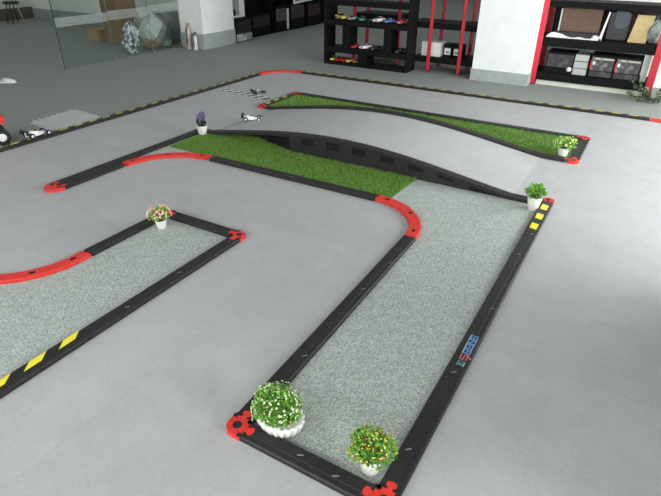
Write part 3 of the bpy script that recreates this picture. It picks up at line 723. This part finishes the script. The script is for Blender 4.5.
# small dark chair leg group by the far left wall
r = thing('stool', (-12.6, 7.55, 0), 'dark stool by the far left wall corner', 'stool')
M = MB(); M.lathe([(.16, .40), (.17, .42), (.16, .45)], 16); M.build('seat', DARKP, r)
for a in (.8, 2.3, 3.9, 5.4): M = MB(); M.tube([(.10 * math.cos(a), .10 * math.sin(a), .41), (.17 * math.cos(a), .17 * math.sin(a), 0)], .012, 8); M.build('leg', mat('pale_metal', (.45, .42, .40), .4) if a == .8 else DARKP, r)

# product boxes and dark cabinets along the side (plane x = -6.75)
PIC = [mat('print_dark', (.015, .013, .014), .35, noise=(16, (.05, .018, .018), .50, .66)), mat('print_grey', (.03, .03, .035), .4, noise=(14, (.11, .105, .11), .5, .7)),
       mat('print_light', (.05, .05, .05), .4, noise=(20, (.20, .20, .20), .5, .66)), mat('print_red', (.02, .018, .02), .4, noise=(18, (.12, .015, .015), .52, .64))]
def pbox(x0, x1, y0, y1, z0, z1, face, label, side='x', strip=None, group='product boxes'):
    """black product carton with a printed picture panel on the side facing the hall"""
    r = thing('product_box', ((x0 + x1) / 2, (y0 + y1) / 2, z0), label, 'box', group)
    hx, hy, h = (x1 - x0) / 2, (y1 - y0) / 2, z1 - z0
    MB().bevel_box(-hx, hx, -hy, hy, 0, h, .004).build('carton', SHELFB, r)
    if side == 'x': MB().box(hx - .001, hx + .0015, -hy * .88, hy * .88, h * .38, h * .90).build('printed_panel', face, r)
    else: MB().box(-hx * .9, hx * .9, -hy - .0015, -hy + .001, h * .30, h * .90).build('printed_panel', face, r)
    if strip:
        if side == 'x': MB().box(hx - .001, hx + .002, -hy * .97, hy * .97, h * .04, h * .36).build('bottom_band', strip, r)
        else: MB().box(-hx * .94, hx * .94, -hy - .002, -hy + .001, h * .04, h * .26).build('bottom_band', strip, r)
    return r
pbox(-7.10, -6.76, 8.14, 8.62, 0, .40, PIC[0], 'black product box with pale lower band next to the left column', strip=mat('pale_print', (.22, .26, .25), .5, noise=(10, (.50, .50, .45), .5, .6)))
r = thing('car_poster', (-6.90, 8.13, .41), 'white display card with a dark car picture on top of the box by the column', 'poster')
MB().box(0, .012, 0, .46, 0, .45).build('card', WHITE, r)
MB().box(.012, .0135, .06, .30, .035, .42).build('picture', mat('poster_grey', (.22, .23, .25), .5, noise=(7, (.45, .46, .48), .4, .7)), r)
M = MB(); M.lathe([(.06, .0), (.06, .002), (.035, .002)], 16, T(.0137, .15, .09) @ Matrix.Rotation(PI / 2, 4, 'Y')); M.build('wheel_print', DARKP, r)
r = thing('cabinet', (-6.95, 9.62, 0), 'low black cabinet row against the back beside the left column', 'cabinet')
M = MB(); M.box(-.22, .02, -.98, 2.6, 0, .04); M.box(-.22, .02, -.98, 2.6, .98, 1.02); M.box(-.24, -.22, -.98, 2.6, 0, 1.02)
for y in (-.98, -.1, .40, 1.1, 1.8, 2.57): M.box(-.22, .02, y, y + .03, .04, .98)
M.build('carcass', SHELFB, r)
pbox(-7.12, -6.89, 8.80, 9.40, .041, .40, PIC[0], 'plain black box in the first bay of the black cabinet', strip=None)
pbox(-7.12, -6.89, 9.58, 9.98, .041, .50, PIC[2], 'black box with grey printed picture in the second cabinet bay')
pbox(-7.12, -6.89, 10.12, 10.68, .041, .52, PIC[1], 'black box with pale print beside the white strip')
pbox(-7.12, -6.89, 10.80, 11.35, .041, .50, PIC[3], 'black and red printed box in the far cabinet bay')
tag(MB().box(-6.92, -6.87, 9.995, 10.03, .041, .44).build('upright_card', WHITE), 'narrow upright white panel between the dark boxes', 'panel')
r = thing('paper_banner', (-6.90, 10.25, .50), 'white printed sheet leaning on the dark cabinet top left of the car shelf', 'sign')
MB().prism([(0, 0), (1.25, .06), (1.25, .20), (0, .24)], 0, .012, Matrix.Rotation(PI / 2, 4, 'Z') @ Matrix.Rotation(PI / 2, 4, 'X')).build('sheet', WHITE, r)
MB().prism([(.06, .05), (.9, .09), (.9, .12), (.06, .12)], -.002, 0, Matrix.Translation((.016, 0, 0)) @ Matrix.Rotation(PI / 2, 4, 'Z') @ Matrix.Rotation(PI / 2, 4, 'X')).build('print_line', GREYP, r)

# ----------------------------------------------------- black display shelf
SH0, SH1, SV0, SV1 = -4.42, -3.03, 7.38, 7.68
r = thing('display_shelf', (SH0, SV0, 0), 'black open display shelf holding toy cars in front of the racks', 'shelf')
def sb(nm, x0, x1, z0, z1, y0=SV0, y1=SV1): return MB().bevel_box(x0 - SH0, x1 - SH0, y0 - SV0, y1 - SV0, z0, z1, .002).build(nm, SHELFB, r)
sb('side_panel', SH0, SH0 + .035, 0, 1.35); sb('side_panel', SH1 - .035, SH1, 0, 1.35)
for z in (0, .215, .60, .87, 1.31): sb('shelf_board', SH0 + .035, SH1 - .035, max(0, z - .035), z + .04)
sb('divider', -4.10, -4.00, .255, .565); sb('divider', -3.42, -3.32, .255, .565)
sb('divider', -3.83, -3.70, .04, .18)
# cars on the shelf
cols = {'yellow': mat('yellow_shell', (.70, .62, .12), .3), 'green': mat('green_shell', (.10, .35, .18), .3), 'white': mat('white_shell', (.75, .75, .75), .3), 'blue': mat('blue_shell', (.03, .10, .45), .3),
        'red': mat('red_shell', (.55, .02, .03), .3), 'black': mat('black_shell', (.02, .02, .02), .3), 'orange': mat('orange_shell', (.7, .25, .03), .3), 'silver': mat('silver_shell', (.35, .37, .38), .3)}
G = 'toy cars on the black display shelf'
for col_, x, z, rz, Ln, lb in (('yellow', -4.19, .64, 2.6, .22, 'yellow toy car at the left end of the top car shelf'),
    ('silver', -3.99, .64, 1.2, .17, 'silver toy car right of the yellow one on the top car shelf'), ('green', -3.83, .64, 1.9, .17, 'green toy car on the top car shelf next to the silver one'),
    ('white', -3.56, .64, .9, .20, 'white toy car at the middle of the top car shelf'), ('blue', -3.40, .64, .8, .18, 'blue toy car right of the white one on the top car shelf'),
    ('red', -3.20, .64, .7, .18, 'dark red toy car at the right end of the top car shelf'),
    ('red', -3.93, .255, 1.2, .17, 'red toy car on the middle car shelf right of the left divider'), ('white', -3.76, .255, .7, .20, 'white toy car on the middle car shelf'),
    ('black', -3.60, .255, .9, .18, 'black toy car on the middle car shelf right of the white one'), ('black', -3.20, .255, .8, .18, 'black toy car on the middle car shelf by the right panel'),
    ('yellow', -4.31, .04, 1.8, .17, 'yellow toy car leftmost on the bottom car shelf'), ('red', -4.21, .04, 1.5, .18, 'red toy car second from left on the bottom car shelf'), ('red', -4.11, .04, 1.3, .18, 'red toy car in the middle of the bottom car shelf'),
    ('yellow', -4.01, .04, 1.4, .17, 'yellow toy car right of the red ones on the bottom car shelf'), ('orange', -3.88, .04, .9, .15, 'orange toy car rightmost on the bottom car shelf')):
    body_car('toy_car', (x, SV0 + .105, z + .001), rz + PI, Ln, cols[col_], lb, G)

# --------------------------------------------------------- red post racks
def rack(label, posts, y0, y1, boards, pw=.055, h=1.45, kick=False):
    r = thing('red_post_rack', (posts[0], y0, 0), label, 'rack', 'racks with red posts')
    for x in posts:
        for y in (y0, y1):
            M = MB(); a = x - posts[0]; b = y - y0
            M.box(a, a + pw, b, b + .006, 0, h); M.box(a, a + .006, b, b + pw * .7, 0, h); M.build('post', RPOST, r)
            M = MB(); M.bevel_box(a - .005, a + pw + .005, b - .008, b + pw * .7, 0, .012, .002); M.build('foot', DARKP, r)
    for x0, x1, z0, z1 in boards:
        MB().bevel_box(x0 - posts[0], x1 - posts[0], .012, y1 - y0 - .002, z0, z1, .002).build('shelf_board', SHELFB, r)
    if kick: MB().box(.09, 1.37, .05, .065, 0, .0645).build('kick_board', mat('pale_kick_board', (.66, .68, .58), .6), r)
    if kick: MB().box(.085, 1.375, y1 - y0 + .04, y1 - y0 + .05, .60, .955).build('back_panel', mat('dark_back_panel', (.02, .017, .014), .7), r)
    return r
rack('red post rack just behind the black display shelf', (-4.20, -3.45), 7.90, 8.35, [(-4.15, -3.42, .62, .70), (-4.15, -3.42, .13, .18)])
rack('red post rack between the display shelf and the white column', (-2.86, -2.40), 7.68, 8.15, [(-3.15, -2.16, .585, .665), (-3.05, -2.16, .125, .205)])
rack('wide red post rack on the right full of stock', (-1.385, -.005), 7.68, 8.16, [(-1.37, .05, .49, .60), (-1.37, .05, .065, .165), (-1.37, .05, .955, 1.03)], pw=.085, kick=True)
# things on the middle rack
carton('white_box', -2.97, -2.68, 7.74, 8.0, .206, .40, WHITE, 'white box on the lower shelf of the middle red post rack', 'box', tape=mat('white_tape', (.6, .6, .6), .4))
for i, x in enumerate((-2.66, -2.52)):
    r = thing('black_box', (x, 7.82, .206), ['black box with white label beside the white box', 'black box with white label nearest the rack post'][i], 'box', 'black boxes with white labels')
    MB().bevel_box(0, .13, 0, .2, 0, .17, .003).build('carton', SHELFB, r); MB().box(.015, .105, -.0015, .001, .03, .12).build('label_panel', WHITE, r)
    MB().box(.035, .085, -.0025, -.0014, .05, .075).build('printed_mark', GREYP, r)
# things on the right rack, lower shelf
Z = .166
r = pbox(-1.22, -.87, 7.72, 8.05, Z, Z + .26, PIC[1], 'black product box with buggy picture at the left of the lower rack shelf', 'y')
M = MB(); M.lathe([(.030, -.002), (.030, .002), (.002, .004)], 20, T(.13, -.167, .06) @ Matrix.Rotation(PI / 2, 4, 'X')); M.build('round_sticker', WHITE, r)
r = thing('document_tray', (-.79, 7.88, Z), 'stack of pale grey document trays on the lower rack shelf', 'tray')
for i in range(3): MB().bevel_box(-.085, .085, -.14, .14, i * .085, i * .085 + .078, .004).build('tray', mat('tray_grey_%d' % i, (.45, .47, .45), .5), r)
for i, (x0, x1) in enumerate(((-.68, -.40), (-.395, -.10))):
    r = pbox(x0, x1, 7.72, 8.05, Z, Z + .27, PIC[2], ['black product box with car photo right of the document trays', 'black product box with car photo at the right of the lower rack shelf'][i], 'y', PIC[1])
    hx = (x1 - x0) / 2
    MB().box(-hx * .9, hx * .9, -.1672, -.1655, .215, .235).build('white_band', mat('cream_print', (.50, .48, .42), .5, noise=(20, (.12, .11, .10), .5, .6)), r)
    MB().box(-hx * .98, -hx * .86, -.1678, -.1655, .10, .20).build('red_mark', cols['red'], r)
    MB().box(-hx * .80, -hx * .60, -.1678, -.1655, .15, .19).build('white_mark', WHITE, r)
tag(MB().bevel_box(-.085, -.02, 7.75, 8.05, Z, Z + .33, .003).build('upright_card', mat('pale_grey_card', (.50, .54, .52), .6)), 'pale grey upright panel beside the right red post', 'panel')
# upper shelf
Z = .601
carton('brown_box', -1.14, -.68, 7.80, 8.05, Z + .07, Z + .345, mat('dark_brown_box', (.11, .065, .045), .7, noise=(8, (.15, .09, .06), .3, .7)), 'dark brown box on the upper shelf of the right rack', 'box')
tag(MB().bevel_box(-1.20, -.66, 7.76, 8.08, Z, Z + .069, .004).build('black_case', DARKP), 'flat black case under the dark brown box', 'case')
tag(MB().bevel_box(-1.16, -1.145, 7.78, 8.08, Z + .071, Z + .335, .002).build('white_divider', mat('divider_white', (.6, .6, .58), .5)), 'thin white divider left of the dark brown box', 'panel')
r = thing('white_sheet', (-1.27, 7.70, Z), 'crumpled white wrapping foam along the front of the upper rack shelf', 'packaging')
M = MB(); rings = []
for i in range(27):
    x = i * .025; h = .018 + .008 * math.sin(i * .9) + (.045 * math.sin(i * PI / 9) if i < 9 else 0) + (.03 if i > 21 else 0) ; rings.append([(x, .0, 0), (x, .045, 0), (x, .045, max(.012, h * .8)), (x, .02, max(.014, h)), (x, 0, max(.01, h * .5))])
M.loft(rings); M.build('foam_sheet', WHITE, r)
tag(MB().prism([(0, 0), (.03, 0), (.07, .33), (.055, .33)], 0, .02, Matrix.Translation((-.655, 7.72, Z)) @ Matrix.Rotation(PI / 2, 4, 'X')).build('upright_card', WHITE), 'thin tilted white panel between the brown box and the black bag', 'panel')
r = thing('black_bag', (-.47, 7.90, Z), 'black bag with a grey rounded flap on the upper rack shelf', 'bag')
MB().bevel_box(-.13, .11, -.12, .14, 0, .34, .02).build('bag_body', DARKP, r)
M = MB(); M.prism([(-.055, .34), (.085, .34)] + [(.015 + .07 * math.cos(a), .20 + .07 * math.sin(a) * .8) for a in [-i * PI / 10 for i in range(11)]], 0, .012, Matrix.Translation((0, -.12, 0)) @ Matrix.Rotation(PI / 2, 4, 'X')); M.build('flap', mat('slate_fabric', (.055, .075, .09), .6), r)
tag(MB().prism([(0, 0), (.20, 0), (.23, .31), (.045, .31)], -.03, .0, Matrix.Translation((-.335, 7.80, Z)) @ Matrix.Rotation(PI / 2, 4, 'X')).build('wooden_board', mat('pine_board', (.60, .47, .22), .5, noise=(25, (.50, .38, .17), .3, .7))), 'upright light wooden board on the upper rack shelf', 'board')
r = thing('cloth_bag', (-.05, 7.86, Z), 'pale grey cloth bag at the right end of the upper rack shelf', 'bag')
blob(.12, .10, .13, 21, .16).build('bag_body', mat('grey_cloth', (.28, .33, .31), .8, bump=(12, .7, .03)), r)
M = MB(); M.tube([(-.05, 0, .22), (-.02, 0, .31), (.05, 0, .32), (.08, 0, .23)], .008, 6); M.build('handle', mat('grey_strap', (.20, .22, .24), .7), r)

# ------------------------------------------------------------------ camera
cam = bpy.data.cameras.new('camera'); co = bpy.data.objects.new('camera', cam); COL.objects.link(co)
cam.sensor_fit = 'HORIZONTAL'; cam.sensor_width = 36; cam.lens = 530 / 661 * 36; cam.clip_end = 100
R3 = Matrix(((0.86315918, -0.25795112, 0.43407079), (0.50483616, 0.42413218, -0.75183266), (0.00983269, 0.86808589, 0.49631664)))
co.matrix_world = Matrix.Translation((0, 0, 1.6)) @ R3.to_4x4()
SC.camera = co
SC.view_settings.view_transform = 'Standard'; SC.view_settings.look = 'None'; SC.view_settings.gamma = 1; SC.view_settings.use_curve_mapping = False
SC.view_settings.exposure = 0.20
